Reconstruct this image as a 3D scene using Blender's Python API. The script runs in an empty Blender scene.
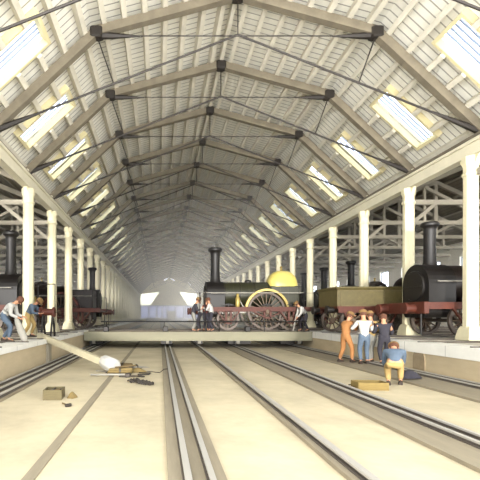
import bpy, bmesh, math, random
from mathutils import Vector, Matrix
C = bpy.context.scene.collection
R = math.radians
PI = math.pi
random.seed(7)

# ------------------------------------------------------------------ camera, world, sun, exposure
EYE = 0.80
cam_d = bpy.data.cameras.new('camera'); cam = bpy.data.objects.new('camera', cam_d); C.objects.link(cam)
cam.location = (0, 0, EYE); cam.rotation_euler = (R(90), 0, 0)
cam_d.lens = 30.0; cam_d.sensor_width = 36.0
cam_d.shift_x = 80 / 480; cam_d.shift_y = 76 / 480
cam_d.clip_end = 400; cam_d.clip_start = 0.1
bpy.context.scene.camera = cam

w = bpy.data.worlds.new('world'); bpy.context.scene.world = w; w.use_nodes = True
bg = w.node_tree.nodes['Background']
# overcast sky above the horizon, added brighter half below it lights the roof
_N, _L = w.node_tree.nodes, w.node_tree.links
_tc = _N.new('ShaderNodeTexCoord'); _sp = _N.new('ShaderNodeSeparateXYZ'); _rp = _N.new('ShaderNodeValToRGB')
_mr = _N.new('ShaderNodeMapRange'); _mr.inputs['From Min'].default_value = -0.12; _mr.inputs['From Max'].default_value = 0.12
_L.new(_tc.outputs['Generated'], _sp.inputs[0]); _L.new(_sp.outputs[2], _mr.inputs[0]); _L.new(_mr.outputs[0], _rp.inputs[0])
_rp.color_ramp.elements[0].color = (1.0, 0.985, 0.955, 1); _rp.color_ramp.elements[1].color = (0.46, 0.475, 0.49, 1)
_L.new(_rp.outputs[0], bg.inputs[0]); bg.inputs[1].default_value = 14

sd = bpy.data.lights.new('sun', 'SUN'); sun = bpy.data.objects.new('sun', sd); C.objects.link(sun)
sd.energy = 5; sd.angle = R(5); sd.color = (1.0, 0.96, 0.90)
sun.rotation_euler = Vector((0.10, 1.0, -0.025)).to_track_quat('-Z', 'Y').to_euler()
sun.location = (0, -10, 20)

vs = bpy.context.scene.view_settings
vs.view_transform = 'Standard'; vs.look = 'None'; vs.gamma = 1.0; vs.exposure = -0.22
vs.use_curve_mapping = False
cy = bpy.context.scene.cycles
cy.max_bounces = 10; cy.diffuse_bounces = 7; cy.transparent_max_bounces = 12
cy.sample_clamp_indirect = 6.0

# ------------------------------------------------------------------ materials
def lin(c):
    return tuple(((v / 255) / 12.92 if v / 255 <= 0.04045 else ((v / 255 + 0.055) / 1.055) ** 2.4) for v in c)

def mat(name, rgb, rough=0.8, metal=0.0, noise=0.0, nscale=4.0, line=None, bump=0.0, stretch=(1, 1, 1)):
    """line = (axis, period, width fraction, darkening)  boards / joints as surface pattern"""
    m = bpy.data.materials.new(name); m.use_nodes = True
    nt = m.node_tree; N = nt.nodes; L = nt.links
    b = N['Principled BSDF']; b.inputs['Roughness'].default_value = rough; b.inputs['Metallic'].default_value = metal
    c = lin(rgb); col = None
    tc = N.new('ShaderNodeTexCoord')
    if noise > 0:
        mp = N.new('ShaderNodeMapping'); L.new(tc.outputs['Object'], mp.inputs[0]); mp.inputs['Scale'].default_value = stretch
        n = N.new('ShaderNodeTexNoise'); n.inputs['Scale'].default_value = nscale; n.inputs['Detail'].default_value = 6
        n.inputs['Roughness'].default_value = 0.65
        L.new(mp.outputs[0], n.inputs['Vector'])
        r = N.new('ShaderNodeValToRGB')
        r.color_ramp.elements[0].position = 0.3; r.color_ramp.elements[1].position = 0.7
        r.color_ramp.elements[0].color = tuple(v * (1 - noise) for v in c) + (1,)
        r.color_ramp.elements[1].color = tuple(min(1, v * (1 + noise * 0.6)) for v in c) + (1,)
        L.new(n.outputs[0], r.inputs[0]); col = r.outputs[0]
        if bump > 0:
            bp = N.new('ShaderNodeBump'); bp.inputs['Strength'].default_value = bump; bp.inputs['Distance'].default_value = 0.03
            L.new(n.outputs[0], bp.inputs['Height']); L.new(bp.outputs[0], b.inputs['Normal'])
    if line:
        ax, per, wd, dk = line
        sp = N.new('ShaderNodeSeparateXYZ'); L.new(tc.outputs['Object'], sp.inputs[0])
        dv = N.new('ShaderNodeMath'); dv.operation = 'DIVIDE'; dv.inputs[1].default_value = per; L.new(sp.outputs['XYZ'.index(ax)], dv.inputs[0])
        fr = N.new('ShaderNodeMath'); fr.operation = 'FRACT'; L.new(dv.outputs[0], fr.inputs[0])
        lt = N.new('ShaderNodeMath'); lt.operation = 'LESS_THAN'; lt.inputs[1].default_value = wd; L.new(fr.outputs[0], lt.inputs[0])
        mx = N.new('ShaderNodeMix'); mx.data_type = 'RGBA'; mx.blend_type = 'MIX'
        L.new(lt.outputs[0], mx.inputs[0])
        if col: L.new(col, mx.inputs[6])
        else: mx.inputs[6].default_value = c + (1,)
        mx.inputs[7].default_value = tuple(v * dk for v in c) + (1,)
        col = mx.outputs[2]
    if col: L.new(col, b.inputs['Base Color'])
    else: b.inputs['Base Color'].default_value = c + (1,)
    return m

def glass(name, tint=(0.93, 0.96, 1.0), solid=0.25):
    m = bpy.data.materials.new(name); m.use_nodes = True
    nt = m.node_tree; N = nt.nodes; L = nt.links
    for n in list(N):
        if n.type != 'OUTPUT_MATERIAL': N.remove(n)
    out = [n for n in N if n.type == 'OUTPUT_MATERIAL'][0]
    t = N.new('ShaderNodeBsdfTransparent'); t.inputs[0].default_value = tint + (1,)
    d = N.new('ShaderNodeBsdfTranslucent'); d.inputs[0].default_value = tuple(v * 0.9 for v in tint) + (1,)
    mx = N.new('ShaderNodeMixShader'); mx.inputs[0].default_value = solid
    L.new(t.outputs[0], mx.inputs[1]); L.new(d.outputs[0], mx.inputs[2]); L.new(mx.outputs[0], out.inputs[0])
    return m

M = dict(
    pit=mat('pit_sand', (186, 174, 146), 0.95, noise=0.2, nscale=0.9, bump=0.3),
    pitwall=mat('pit_wall_stone', (184, 168, 138), 0.95, noise=0.14, nscale=1.2, bump=0.2, stretch=(1, 0.5, 2)),
    coping=mat('coping_stone', (222, 220, 212), 0.8, noise=0.08, nscale=2.0, line=('Y', 1.8, 0.015, 0.6)),
    side_floor=mat('side_floor', (196, 190, 174), 0.9, noise=0.15, nscale=1.5),
    baulk=mat('timber_baulk', (134, 124, 104), 0.9, noise=0.16, nscale=3, stretch=(3, 0.4, 1)),
    rail=mat('rail_iron', (84, 76, 68), 0.7, 0.1),
    railtop=mat('rail_worn', (176, 172, 164), 0.45, 0.3),
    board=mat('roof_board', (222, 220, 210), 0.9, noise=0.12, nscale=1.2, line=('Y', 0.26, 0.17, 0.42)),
    purlin=mat('purlin_timber', (206, 201, 186), 0.85, noise=0.16, nscale=2),
    rafter=mat('rafter_timber', (112, 104, 88), 0.85, noise=0.22, nscale=2.5),
    curb=mat('skylight_curb', (206, 196, 156), 0.8),
    bar=mat('glazing_bar', (128, 138, 156), 0.6),
    pane=glass('roof_glass'),
    screen=glass('end_screen_glass', (0.26, 0.275, 0.34), 0.97),
    gable=glass('gable_glass', (0.62, 0.62, 0.54), 0.9),
    beam=mat('eave_beam_paint', (206, 200, 178), 0.7, noise=0.07, nscale=2),
    column=mat('column_paint', (206, 198, 166), 0.6, noise=0.05, nscale=3, stretch=(2, 2, 0.4)),
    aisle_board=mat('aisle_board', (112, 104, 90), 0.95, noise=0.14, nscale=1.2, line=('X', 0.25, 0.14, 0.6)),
    aisle_timber=mat('aisle_timber', (142, 136, 122), 0.9, noise=0.1),
    wall=mat('plaster_wall', (236, 231, 216), 0.9, noise=0.08, nscale=0.6),
    endwall=mat('end_wall_paint', (196, 198, 208), 0.9, noise=0.08, nscale=0.2),
    cream=mat('end_wall_cream', (226, 216, 184), 0.9, noise=0.05, nscale=0.3),
    iron=mat('dark_iron', (30, 26, 23), 0.5, 0.3, noise=0.25, nscale=6),
    truss_iron=mat('truss_iron', (40, 35, 31), 0.6, 0.2),
    black=mat('smoke_black', (17, 13, 11), 0.5, 0.1, noise=0.3, nscale=5),
    green=mat('boiler_green', (44, 44, 28), 0.4, 0.1, noise=0.25, nscale=4, line=('X', 0.42, 0.06, 1.7)),
    brown=mat('lagging_brown', (27, 17, 13), 0.45, 0.1, noise=0.3, nscale=4, line=('X', 0.42, 0.06, 1.7)),
    yellow=mat('polished_crown', (206, 190, 104), 0.32, 0.15, noise=0.12, nscale=2),
    brass=mat('brass', (158, 138, 76), 0.35, 0.4),
    frame=mat('frame_red_brown', (80, 33, 17), 0.6, 0.0, noise=0.22, nscale=4),
    spoke=mat('wheel_spoke', (92, 74, 56), 0.6, 0.0, noise=0.15, nscale=5),
    tyre=mat('wheel_tyre', (78, 68, 60), 0.45, 0.4),
    tender=mat('tender_olive', (88, 78, 42), 0.6, 0.0, noise=0.25, nscale=4),
    coal=mat('coal', (40, 36, 34), 0.8, noise=0.4, nscale=14),
    girder=mat('girder_paint', (132, 128, 106), 0.7, noise=0.10, nscale=2, stretch=(0.4, 1, 2)),
    deck=mat('deck_plank', (196, 184, 150), 0.9, noise=0.12, nscale=3, line=('X', 0.3, 0.05, 0.5)),
    skin=mat('skin', (184, 134, 102), 0.6), dark=mat('eye_dark', (36, 26, 22), 0.6),
    white=mat('white_cotton', (176, 174, 168), 0.9, noise=0.08, nscale=9),
    navy=mat('dark_cloth', (48, 46, 54), 0.9, noise=0.2, nscale=9),
    blue=mat('blue_denim', (84, 98, 114), 0.9, noise=0.2, nscale=9),
    yellowcloth=mat('buff_moleskin', (166, 140, 88), 0.9, noise=0.15, nscale=9),
    orange=mat('tan_cloth', (162, 112, 66), 0.9, noise=0.15, nscale=9),
    greycloth=mat('grey_cloth', (128, 126, 118), 0.9, noise=0.15, nscale=9),
    darkred=mat('dark_red_cloth', (84, 44, 40), 0.9, noise=0.15, nscale=9),
    hair=mat('hair_brown', (86, 52, 34), 0.8), cap=mat('cap_cloth', (120, 92, 54), 0.9),
    shoe=mat('boot_leather', (54, 42, 34), 0.7),
    crate=mat('crate_wood', (128, 108, 60), 0.85, noise=0.15, nscale=6, stretch=(1, 6, 6)),
    cratedark=mat('crate_dark_wood', (96, 86, 58), 0.85, noise=0.2, nscale=6, stretch=(1, 6, 6)),
    tool=mat('tool_iron', (66, 60, 54), 0.5, 0.5), haft=mat('tool_haft', (106, 88, 56), 0.8, noise=0.1),
    canvas=mat('canvas', (120, 102, 62), 0.95, noise=0.18, nscale=10),
    lead=mat('grey_sheet', (150, 146, 136), 0.8, noise=0.1),
    pier=mat('pit_guide_grey', (150, 142, 124), 0.9, noise=0.1),  # grey of the sloping pole's shadow, put into the colour
    pole=mat('pole_timber', (168, 160, 134), 0.8, noise=0.1),
    drain=mat('drain_hollow', (140, 124, 98), 0.95, noise=0.2),
)

# ------------------------------------------------------------------ mesh helpers
class MB:
    def __init__(s): s.v = []; s.f = []
    def add(s, vs, fs):
        o = len(s.v); s.v += [tuple(v) for v in vs]; s.f += [tuple(i + o for i in f) for f in fs]; return s
    def box(s, x0, x1, y0, y1, z0, z1):
        return s.add([(x, y, z) for x in (x0, x1) for y in (y0, y1) for z in (z0, z1)],
                     [(0, 1, 3, 2), (4, 6, 7, 5), (0, 4, 5, 1), (2, 3, 7, 6), (0, 2, 6, 4), (1, 5, 7, 3)])
    def cbox(s, x0, x1, y0, y1, z0, z1, c=0.02):
        """box with chamfered vertical and top edges"""
        ring = lambda i, z: [(x0 + i + c, y0 + i, z), (x1 - i - c, y0 + i, z), (x1 - i, y0 + i + c, z), (x1 - i, y1 - i - c, z),
                             (x1 - i - c, y1 - i, z), (x0 + i + c, y1 - i, z), (x0 + i, y1 - i - c, z), (x0 + i, y0 + i + c, z)]
        return s.loft([ring(c, z0), ring(0, z0 + c), ring(0, z1 - c), ring(c, z1)])
    def beam(s, p, q, w, h, up=(0, 0, 1)):
        p = Vector(p); q = Vector(q); d = (q - p).normalized(); up = Vector(up)
        sx = d.cross(up)
        if sx.length < 1e-4: sx = d.cross(Vector((1, 0, 0)))
        sx.normalize(); u = sx.cross(d).normalized()
        vs = []
        for a in (p, q):
            for i, j in ((-1, -1), (1, -1), (1, 1), (-1, 1)):
                vs.append(a + sx * (i * w / 2) + u * (j * h / 2))
        return s.add(vs, [(0, 3, 2, 1), (4, 5, 6, 7), (0, 1, 5, 4), (1, 2, 6, 5), (2, 3, 7, 6), (3, 0, 4, 7)])
    def loft(s, rings, caps=True):
        n = len(rings[0]); vs = [v for r in rings for v in r]; fs = []
        for k in range(len(rings) - 1):
            for i in range(n):
                j = (i + 1) % n
                fs.append((k * n + i, k * n + j, (k + 1) * n + j, (k + 1) * n + i))
        if caps: fs += [tuple(range(n - 1, -1, -1)), tuple((len(rings) - 1) * n + i for i in range(n))]
        return s.add(vs, fs)
    def tube(s, pts, r, n=8, rad=None):
        pts = [Vector(p) for p in pts]; rings = []; ref = None
        for k, p in enumerate(pts):
            d = (pts[min(k + 1, len(pts) - 1)] - pts[max(k - 1, 0)]).normalized()
            if ref is None:
                ref = d.cross(Vector((0, 0, 1)))
                if ref.length < 1e-3: ref = d.cross(Vector((1, 0, 0)))
            ref = (ref - d * ref.dot(d)).normalized(); u = d.cross(ref)
            rr = rad[k] if rad else r
            rings.append([p + ref * (rr * math.cos(2 * PI * i / n)) + u * (rr * math.sin(2 * PI * i / n)) for i in range(n)])
        return s.loft(rings)
    def lathe(s, prof, org=(0, 0, 0), axis='Z', n=24, arc=2 * PI, a0=0, squash=(1, 1)):
        """prof: (radius, height) closed at both ends by fans when radius 0"""
        o = Vector(org); rings = []
        for r, h in prof:
            ring = []
            for i in range(n):
                a = a0 + arc * i / n; c, d = r * math.cos(a) * squash[0], r * math.sin(a) * squash[1]
                p = {'Z': (c, d, h), 'X': (h, c, d), 'Y': (d, h, c)}[axis]
                ring.append(o + Vector(p))
            rings.append(ring)
        return s.loft(rings)
    def prism(s, poly, y0, y1, plane='XZ'):
        n = len(poly)
        f = (lambda a, b, c: (a, c, b)) if plane == 'XZ' else ((lambda a, b, c: (c, a, b)) if plane == 'YZ' else (lambda a, b, c: (a, b, c)))
        return s.add([f(a, b, y0) for a, b in poly] + [f(a, b, y1) for a, b in poly],
                     [tuple(range(n)), tuple(range(2 * n - 1, n - 1, -1))] + [(i, i + n, (i + 1) % n + n, (i + 1) % n) for i in range(n)])
    def build(s, name, m, parent=None, smooth=False, loc=None):
        me = bpy.data.meshes.new(name); me.from_pydata(s.v, [], s.f)
        bm = bmesh.new(); bm.from_mesh(me); bmesh.ops.recalc_face_normals(bm, faces=bm.faces); bm.to_mesh(me); bm.free()
        if smooth:
            me.shade_smooth()
            try: me.set_sharp_from_angle(angle=R(38))
            except Exception: pass
        me.materials.append(m if not isinstance(m, str) else M[m])
        o = bpy.data.objects.new(name, me); C.objects.link(o)
        if parent: o.parent = parent
        if loc: o.location = loc
        return o

def thing(name, label, cat, loc=(0, 0, 0), rz=0, group=None):
    o = bpy.data.objects.new(name, None); C.objects.link(o); o.empty_display_size = 0.2
    o.location = loc; o.rotation_euler = (0, 0, rz); o['label'] = label; o['category'] = cat
    if group: o['group'] = group
    return o
def tag(o, label, cat, group=None):
    o['label'] = label; o['category'] = cat
    if group: o['group'] = group
    return o
def struct(o): o['kind'] = 'structure'; return o
KIDS = {}
def dup(root, loc, rz=None, label=None, group=None, skip=()):
    def cp(o, parent):
        c = o.copy(); C.objects.link(c)
        if parent: c.parent = parent
        for ch in o.children:
            if ch.name.split('.')[0] in skip: continue
            cp(ch, c)
        return c
    r = cp(root, None); r.location = loc
    if rz is not None: r.rotation_euler = (0, 0, rz)
    if label: r['label'] = label
    if group: r['group'] = group
    return r
ORD = ['first', 'second', 'third', 'fourth', 'fifth', 'sixth', 'seventh', 'eighth', 'ninth', 'tenth', 'eleventh', 'twelfth', 'thirteenth', 'fourteenth', 'fifteenth', 'sixteenth',
       'seventeenth', 'eighteenth', 'nineteenth', 'twentieth', 'twenty-first', 'twenty-second', 'twenty-third', 'twenty-fourth', 'twenty-fifth',
       'twenty-sixth', 'twenty-seventh', 'twenty-eighth', 'twenty-ninth', 'thirtieth']
def ordinal(k): return ORD[k] if k >= 0 else ('first one behind the viewpoint', 'second one behind the viewpoint', 'third one behind the viewpoint', 'fourth one behind the viewpoint', 'fifth one behind the viewpoint', 'sixth')[-k - 1]

# ------------------------------------------------------------------ dimensions of the hall
XL, XR = -5.45, 10.3            # column lines
PL, PR = -3.9, 7.75             # pit walls
PZ = -0.85                      # pit floor
BAY = 3.63; D0 = 16.57          # trusses and columns stand at D0 + n * BAY
YN, YF = D0 - 4.3 * BAY, 109.0
NS = list(range(-4, 26))
first_n = NS[0]
EL, KL, RG, KR, ER = (-5.55, 6.72), (-2.05, 9.98), (2.52, 11.2), (6.98, 9.98), (10.5, 6.72)
WL, WR = -17.5, 22.5            # outer walls
yb = lambda n: D0 + n * BAY

# ------------------------------------------------------------------ structure
struct(MB().box(PL - 0.3, PR + 0.3, YN, YF, PZ - 0.3, PZ).build('floor', 'pit'))
struct(MB().box(WL, PL - 0.02, YN, YF, -0.4, -0.02).build('floor_left', 'side_floor'))
struct(MB().box(PR + 0.02, WR, YN, YF, -0.4, -0.02).build('floor_right', 'side_floor'))
struct(MB().box(PL - 0.3, PL, YN, YF, PZ, -0.12).build('wall_pit_left', 'pitwall'))
struct(MB().box(PR, PR + 0.3, YN, YF, PZ, -0.28).build('wall_pit_right', 'pitwall'))
struct(MB().box(PL - 0.75, PL + 0.04, YN, YF, -0.14, 0.0).build('trim_1', 'coping'))
struct(MB().box(PR - 0.04, PR + 0.75, YN, YF, -0.3, 0.0).build('trim_2', 'coping'))
struct(MB().box(WL - 0.3, WR + 0.3, YF + 4, YF + 4.3, -0.4, 2.0).build('baseboard_back', 'endwall'))

# eave beams
for k, x in ((3, XL), (4, XR)):
    b = MB().box(x - 0.16, x + 0.16, YN, YF, 6.05, 6.42)
    b.box(x - 0.24, x + 0.24, YN, YF, 6.42, 6.52)
    struct(b.build('trim_%d' % k, 'beam'))

# roof: boards with skylight openings, purlins
def nrm(p, q):
    d = Vector((q[0] - p[0], 0, q[1] - p[1])).normalized(); n = Vector((-d.z, 0, d.x))
    return n if n.z > 0 else -n
def slope_pt(p, q, t, off, y):
    n = nrm(p, q)
    return Vector((p[0] + (q[0] - p[0]) * t + n.x * off, y, p[1] + (q[1] - p[1]) * t + n.z * off))
def slab(b, p, q, t0, t1, y0, y1, o0, o1):
    vs = [slope_pt(p, q, t, o, y) for t in (t0, t1) for y in (y0, y1) for o in (o0, o1)]
    b.add(vs, [(0, 1, 3, 2), (4, 6, 7, 5), (0, 4, 5, 1), (2, 3, 7, 6), (0, 2, 6, 4), (1, 5, 7, 3)])
SK0, SK1, SKW, SKY = 0.33, 0.85, 0.52, 0.42      # skylight along the slope from the knee, half width
bays = [(yb(n), yb(n + 1)) for n in NS if yb(n) < YF - 1]
trim_no = 5
for K, E in ((KL, EL), (KR, ER)):
    cl = MB(); slab(cl, K, RG, -0.03, 1.03, YN, YF, 0.42, 0.48); struct(cl.build('ceiling', 'board'))
    cl = MB()
    slab(cl, K, E, -0.035, SK0, YN, YF, 0.42, 0.48)
    slab(cl, K, E, SK1, 1.06, YN, YF, 0.42, 0.48)
    prev = YN
    for a, c_ in bays:
        mid = (a + c_) / 2 + SKY
        slab(cl, K, E, SK0, SK1, prev, mid - SKW, 0.42, 0.48); prev = mid + SKW
    slab(cl, K, E, SK0, SK1, prev, YF, 0.42, 0.48)
    struct(cl.build('ceiling', 'board'))
for K, E in ((KL, EL), (KR, ER)):
    for i in range(7):
        b = MB(); slab(b, K, RG, (i + 0.35) / 7, (i + 0.35) / 7 + 0.034, YN, YF, 0.12, 0.415)
        struct(b.build('trim_%d' % trim_no, 'purlin')); trim_no += 1
    for i in range(6):
        t = (i + 0.3) / 5.6
        b = MB()
        if SK0 - 0.02 < t < SK1:
            prev = YN
            for a, c_ in bays:
                mid = (a + c_) / 2 + SKY
                slab(b, K, E, t, t + 0.034, prev, mid - SKW - 0.09, 0.12, 0.415); prev = mid + SKW + 0.09
            slab(b, K, E, t, t + 0.034, prev, YF, 0.12, 0.415)
        else:
            slab(b, K, E, t, t + 0.034, YN, YF, 0.12, 0.415)
        struct(b.build('trim_%d' % trim_no, 'purlin')); trim_no += 1
struct(MB().box(RG[0] - 0.07, RG[0] + 0.07, YN, YF, RG[1] + 0.1, RG[1] + 0.55).build('trim_%d' % trim_no, 'purlin')); trim_no += 1
# skylights
wno = 1
for K, E in ((KL, EL), (KR, ER)):
    proto = None
    for a, c_ in bays:
        mid = (a + c_) / 2 + SKY
        if proto is None:
            proto = bpy.data.objects.new('window_%d' % wno, None); C.objects.link(proto)
            fr = MB()
            for sgn in (-1, 1):
                y0, y1 = sorted((sgn * SKW, sgn * (SKW + 0.09)))
                slab(fr, K, E, SK0 - 0.012, SK1 + 0.012, y0, y1, 0.2, 0.56)
            slab(fr, K, E, SK0 - 0.012, SK0 + 0.012, -SKW, SKW, 0.2, 0.56)
            slab(fr, K, E, SK1 - 0.012, SK1 + 0.012, -SKW, SKW, 0.2, 0.56)
            fr.build('window_frame', 'curb', proto)
            br = MB()
            for j in range(1, 6):
                y = -SKW + 2 * SKW * j / 6
                slab(br, K, E, SK0, SK1, y - 0.016, y + 0.016, 0.48, 0.53)
            br.build('glazing_bar', 'bar', proto)
            pn = MB(); slab(pn, K, E, SK0, SK1, -SKW, SKW, 0.53, 0.54); pn.build('pane', 'pane', proto)
            o = proto
        else:
            o = dup(proto, (0, 0, 0)); o.name = 'window_%d' % wno
        o.location = (0, mid, 0); o['kind'] = 'structure'; wno += 1

# aisle roofs and outer walls
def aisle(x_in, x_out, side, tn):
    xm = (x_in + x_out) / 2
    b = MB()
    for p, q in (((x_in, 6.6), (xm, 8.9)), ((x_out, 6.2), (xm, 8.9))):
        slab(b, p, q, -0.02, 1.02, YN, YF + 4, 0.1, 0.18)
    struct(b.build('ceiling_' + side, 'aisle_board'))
    # outer wall with a window in every bay
    b = MB(); x0, x1 = (x_out, x_out + 0.35) if x_out > 0 else (x_out - 0.35, x_out)
    b.box(x0, x1, YN, YF + 4, -0.4, 3.5); b.box(x0, x1, YN, YF + 4, 5.25, 6.5)
    prev = YN
    for a, c_ in bays:
        m_ = (a + c_) / 2; b.box(x0, x1, prev, m_ - 0.75, 3.5, 5.25); prev = m_ + 0.75
    b.box(x0, x1, prev, YF + 4, 3.5, 5.25)
    struct(b.build('wall_' + side, 'wall'))
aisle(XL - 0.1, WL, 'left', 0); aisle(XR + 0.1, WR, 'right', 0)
for x in (WL - 0.18, WR + 0.18):
    proto = None
    for k, (a, c_) in enumerate(bays[4:22]):
        mid = (a + c_) / 2
        if proto is None:
            proto = bpy.data.objects.new('window_%d' % wno, None); C.objects.link(proto)
            fr = MB(); fr.box(-0.06, 0.06, -0.75, -0.66, 0, 1.75).box(-0.06, 0.06, 0.66, 0.75, 0, 1.75)
            fr.box(-0.06, 0.06, -0.66, 0.66, 0, 0.09).box(-0.06, 0.06, -0.66, 0.66, 1.66, 1.75)
            fr.box(-0.03, 0.03, -0.02, 0.02, 0.09, 1.66)
            for z in (0.6, 1.1): fr.box(-0.03, 0.03, -0.66, 0.66, z, z + 0.04)
            fr.build('window_frame', 'bar', proto)
            MB().box(-0.005, 0.005, -0.66, 0.66, 0.09, 1.66).build('pane', 'pane', proto); o = proto
        else: o = dup(proto, (0, 0, 0)); o.name = 'window_%d' % wno
        o.location = (x, mid, 3.5); o['kind'] = 'structure'; wno += 1

# far end wall: pale lower screen with doorway, cream gable with two lit triangular windows
b = MB()
b.box(WL, EL[0], YF, YF + 0.3, -0.9, 3.7); b.box(ER[0], WR, YF, YF + 0.3, -0.9, 3.7); b.box(EL[0], ER[0], YF, YF + 0.3, -0.9, 0.3); b.box(EL[0], ER[0], YF, YF + 0.3, 3.5, 3.7)
for x in (-5.3, -3.0, -0.9, 0.6, 1.9, 4.3, 6.6, 8.8, 10.5): b.box(x - 0.14, x + 0.14, YF, YF + 0.3, 0.3, 3.5)
struct(b.build('wall_back', 'endwall'))
o = MB().box(EL[0], ER[0], YF + 0.12, YF + 0.16, 0.3, 3.5).build('window_%d' % wno, 'screen'); o['kind'] = 'structure'; wno += 1
struct(MB().box(2.1, 4.1, YF - 0.1, YF, -0.8, 2.2).build('door_1', 'white'))
b = MB(); b.prism([(-2.6, 3.7), (7.6, 3.7), (5.2, 7.4), (4.2, 10.2), (RG[0], 11.3), (0.8, 10.2), (-0.1, 7.4)], YF, YF + 0.3)
b.prism([(EL[0] - 0.3, 6.7), (-0.1, 7.4), (0.8, 10.2), (RG[0], 11.7), (KL[0], 10.6)], YF, YF + 0.3)
b.prism([(ER[0] + 0.3, 6.7), (5.2, 7.4), (4.2, 10.2), (RG[0], 11.7), (KR[0], 10.6)], YF, YF + 0.3)
for x0, x1 in ((WL, EL[0]), (ER[0], WR)): b.box(x0, x1, YF, YF + 0.3, 3.7, 9.2)
struct(b.build('wall_gable', 'cream'))
for tri in ([(EL[0], 3.7), (-2.6, 3.7), (-0.1, 7.4), (EL[0], 6.7)], [(ER[0], 3.7), (7.6, 3.7), (5.2, 7.4), (ER[0], 6.7)]):
    o = MB().prism(tri, YF + 0.1, YF + 0.14).build('window_%d' % wno, 'gable'); o['kind'] = 'structure'; wno += 1

# smoky haze filling the hall
hm = bpy.data.materials.new('haze'); hm.use_nodes = True; nt = hm.node_tree
for n_ in list(nt.nodes):
    if n_.type != 'OUTPUT_MATERIAL': nt.nodes.remove(n_)
vsn = nt.nodes.new('ShaderNodeVolumeScatter'); vsn.inputs['Color'].default_value = (1.0, 0.965, 0.87, 1); vsn.inputs['Density'].default_value = 0.009; vsn.inputs['Anisotropy'].default_value = -0.35
nt.links.new(vsn.outputs[0], [n_ for n_ in nt.nodes if n_.type == 'OUTPUT_MATERIAL'][0].inputs['Volume'])
o = MB().box(WL + 0.1, WR - 0.1, 25.5, YF - 0.05, -0.8, 9.6).build('haze', hm); o['kind'] = 'stuff'
tag(o, 'thin pale smoky haze filling the far length of the engine house', 'haze')

# ------------------------------------------------------------------ main roof trusses
def make_truss():
    t = thing('roof_truss', '', 'roof truss')
    for p, q in ((EL, KL), (KL, RG), (KR, RG), (ER, KR)):
        P, Q = Vector((p[0], 0, p[1])), Vector((q[0], 0, q[1])); d = (Q - P).normalized()
        MB().beam(P + d * 0.02, Q - d * 0.02, 0.24, 0.28, (0, 0, 1)).build('rafter', 'rafter', t)
    for p in (KL, RG, KR):
        MB().cbox(p[0] - 0.2, p[0] + 0.2, -0.17, 0.17, p[1] - 0.22, p[1] + 0.14, 0.05).build('joint_shoe', 'truss_iron', t)
    MB().tube([(KL[0], 0, KL[1] - 0.12), (KR[0], 0, KR[1] - 0.12)], 0.018, 6).build('collar_rod', 'truss_iron', t)
    MB().tube([(RG[0], 0, RG[1]), (RG[0], 0, 9.86)], 0.022, 6).build('king_rod', 'truss_iron', t)
    for E, K, s in ((EL, KL, 1), (ER, KR, -1)):
        A = Vector((E[0], 0, E[1])); B = Vector((RG[0], 0, 9.9)); d = (B - A).normalized()
        MB().tube([A, B], 0.034, 6).build('tie_rod', 'truss_iron', t)
        # flat dark strap where the rod meets the rafter foot, and knee brace
        MB().tube([A - d * 0.1, A + d * 0.5, A + d * 1.9], 0.06, 6, [0.11, 0.10, 0.03]).build('rod_strap', 'truss_iron', t)
        Kp = Vector((K[0], 0, K[1] - 0.1))
        MB().tube([Kp, A + d * ((K[0] + s * 0.55 - E[0]) / d.x)], 0.022, 6).build('knee_rod', 'truss_iron', t)
        MB().tube([Kp, Kp + Vector((s * 0.5, 0, -0.02)), Kp + Vector((s * 1.4, 0, -0.03))], 0.05, 6, [0.12, 0.09, 0.02]).build('knee_strap', 'truss_iron', t)
        # timber wall post block over the eave beam
        MB().cbox(E[0] - 0.16, E[0] + 0.16, -0.16, 0.16, 6.52, 6.86, 0.03).build('bearing_block', 'beam', t)
    return t
tr0 = make_truss()
for n in NS:
    if n == first_n: tr = tr0; tr.location = (0, yb(n), 0)
    else: tr = dup(tr0, (0, yb(n), 0))
    k = n + 4
    tr['label'] = 'timber roof truss over the central hall, %s one counting from the nearest' % ORD[k] if k >= 0 else 'timber roof truss over the central hall, %s' % ordinal(k)
    tr['group'] = 'trusses of the central roof'

# columns
def make_column():
    t = thing('column', '', 'column')
    b = MB(); oc = lambda r, z: [(r * math.cos(PI / 8 + PI * i / 4), r * math.sin(PI / 8 + PI * i / 4), z) for i in range(8)]
    b.loft([oc(0.235, 0.42), oc(0.215, 5.45)]); b.build('shaft', 'column', t)
    sq = lambda r, z: [(r, r, z), (-r, r, z), (-r, -r, z), (r, -r, z)]
    MB().loft([sq(0.31, 0), sq(0.30, 0.12), sq(0.25, 0.36), sq(0.20, 0.46)]).build('base', 'column', t)
    MB().loft([oc(0.22, 5.4), oc(0.26, 5.44), oc(0.26, 5.5), oc(0.22, 5.55), oc(0.225, 5.75), oc(0.27, 5.86), oc(0.27, 6.05)]).build('capital', 'column', t)
    MB().prism([(-0.42, 6.045), (0.42, 6.045), (0.22, 5.72), (-0.22, 5.72)], -0.07, 0.07, 'YZ').build('bracket', 'column', t)
    return t
c0 = make_column(); first = True
for side, x in (('left', XL), ('right', XR)):
    for n in NS:
        if first: c = c0; c.location = (x, yb(n), 0); first = False
        else: c = dup(c0, (x, yb(n), 0))
        k = n + 4
        if side == 'right' and n == -1: c.location.y = 13.25
        c['label'] = ('cream iron column, %s from the near end of the %s-hand row' if k >= 0 else 'cream iron column, %s in the %s-hand row') % (ordinal(k), side); c['group'] = 'columns of the %s row' % side

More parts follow.
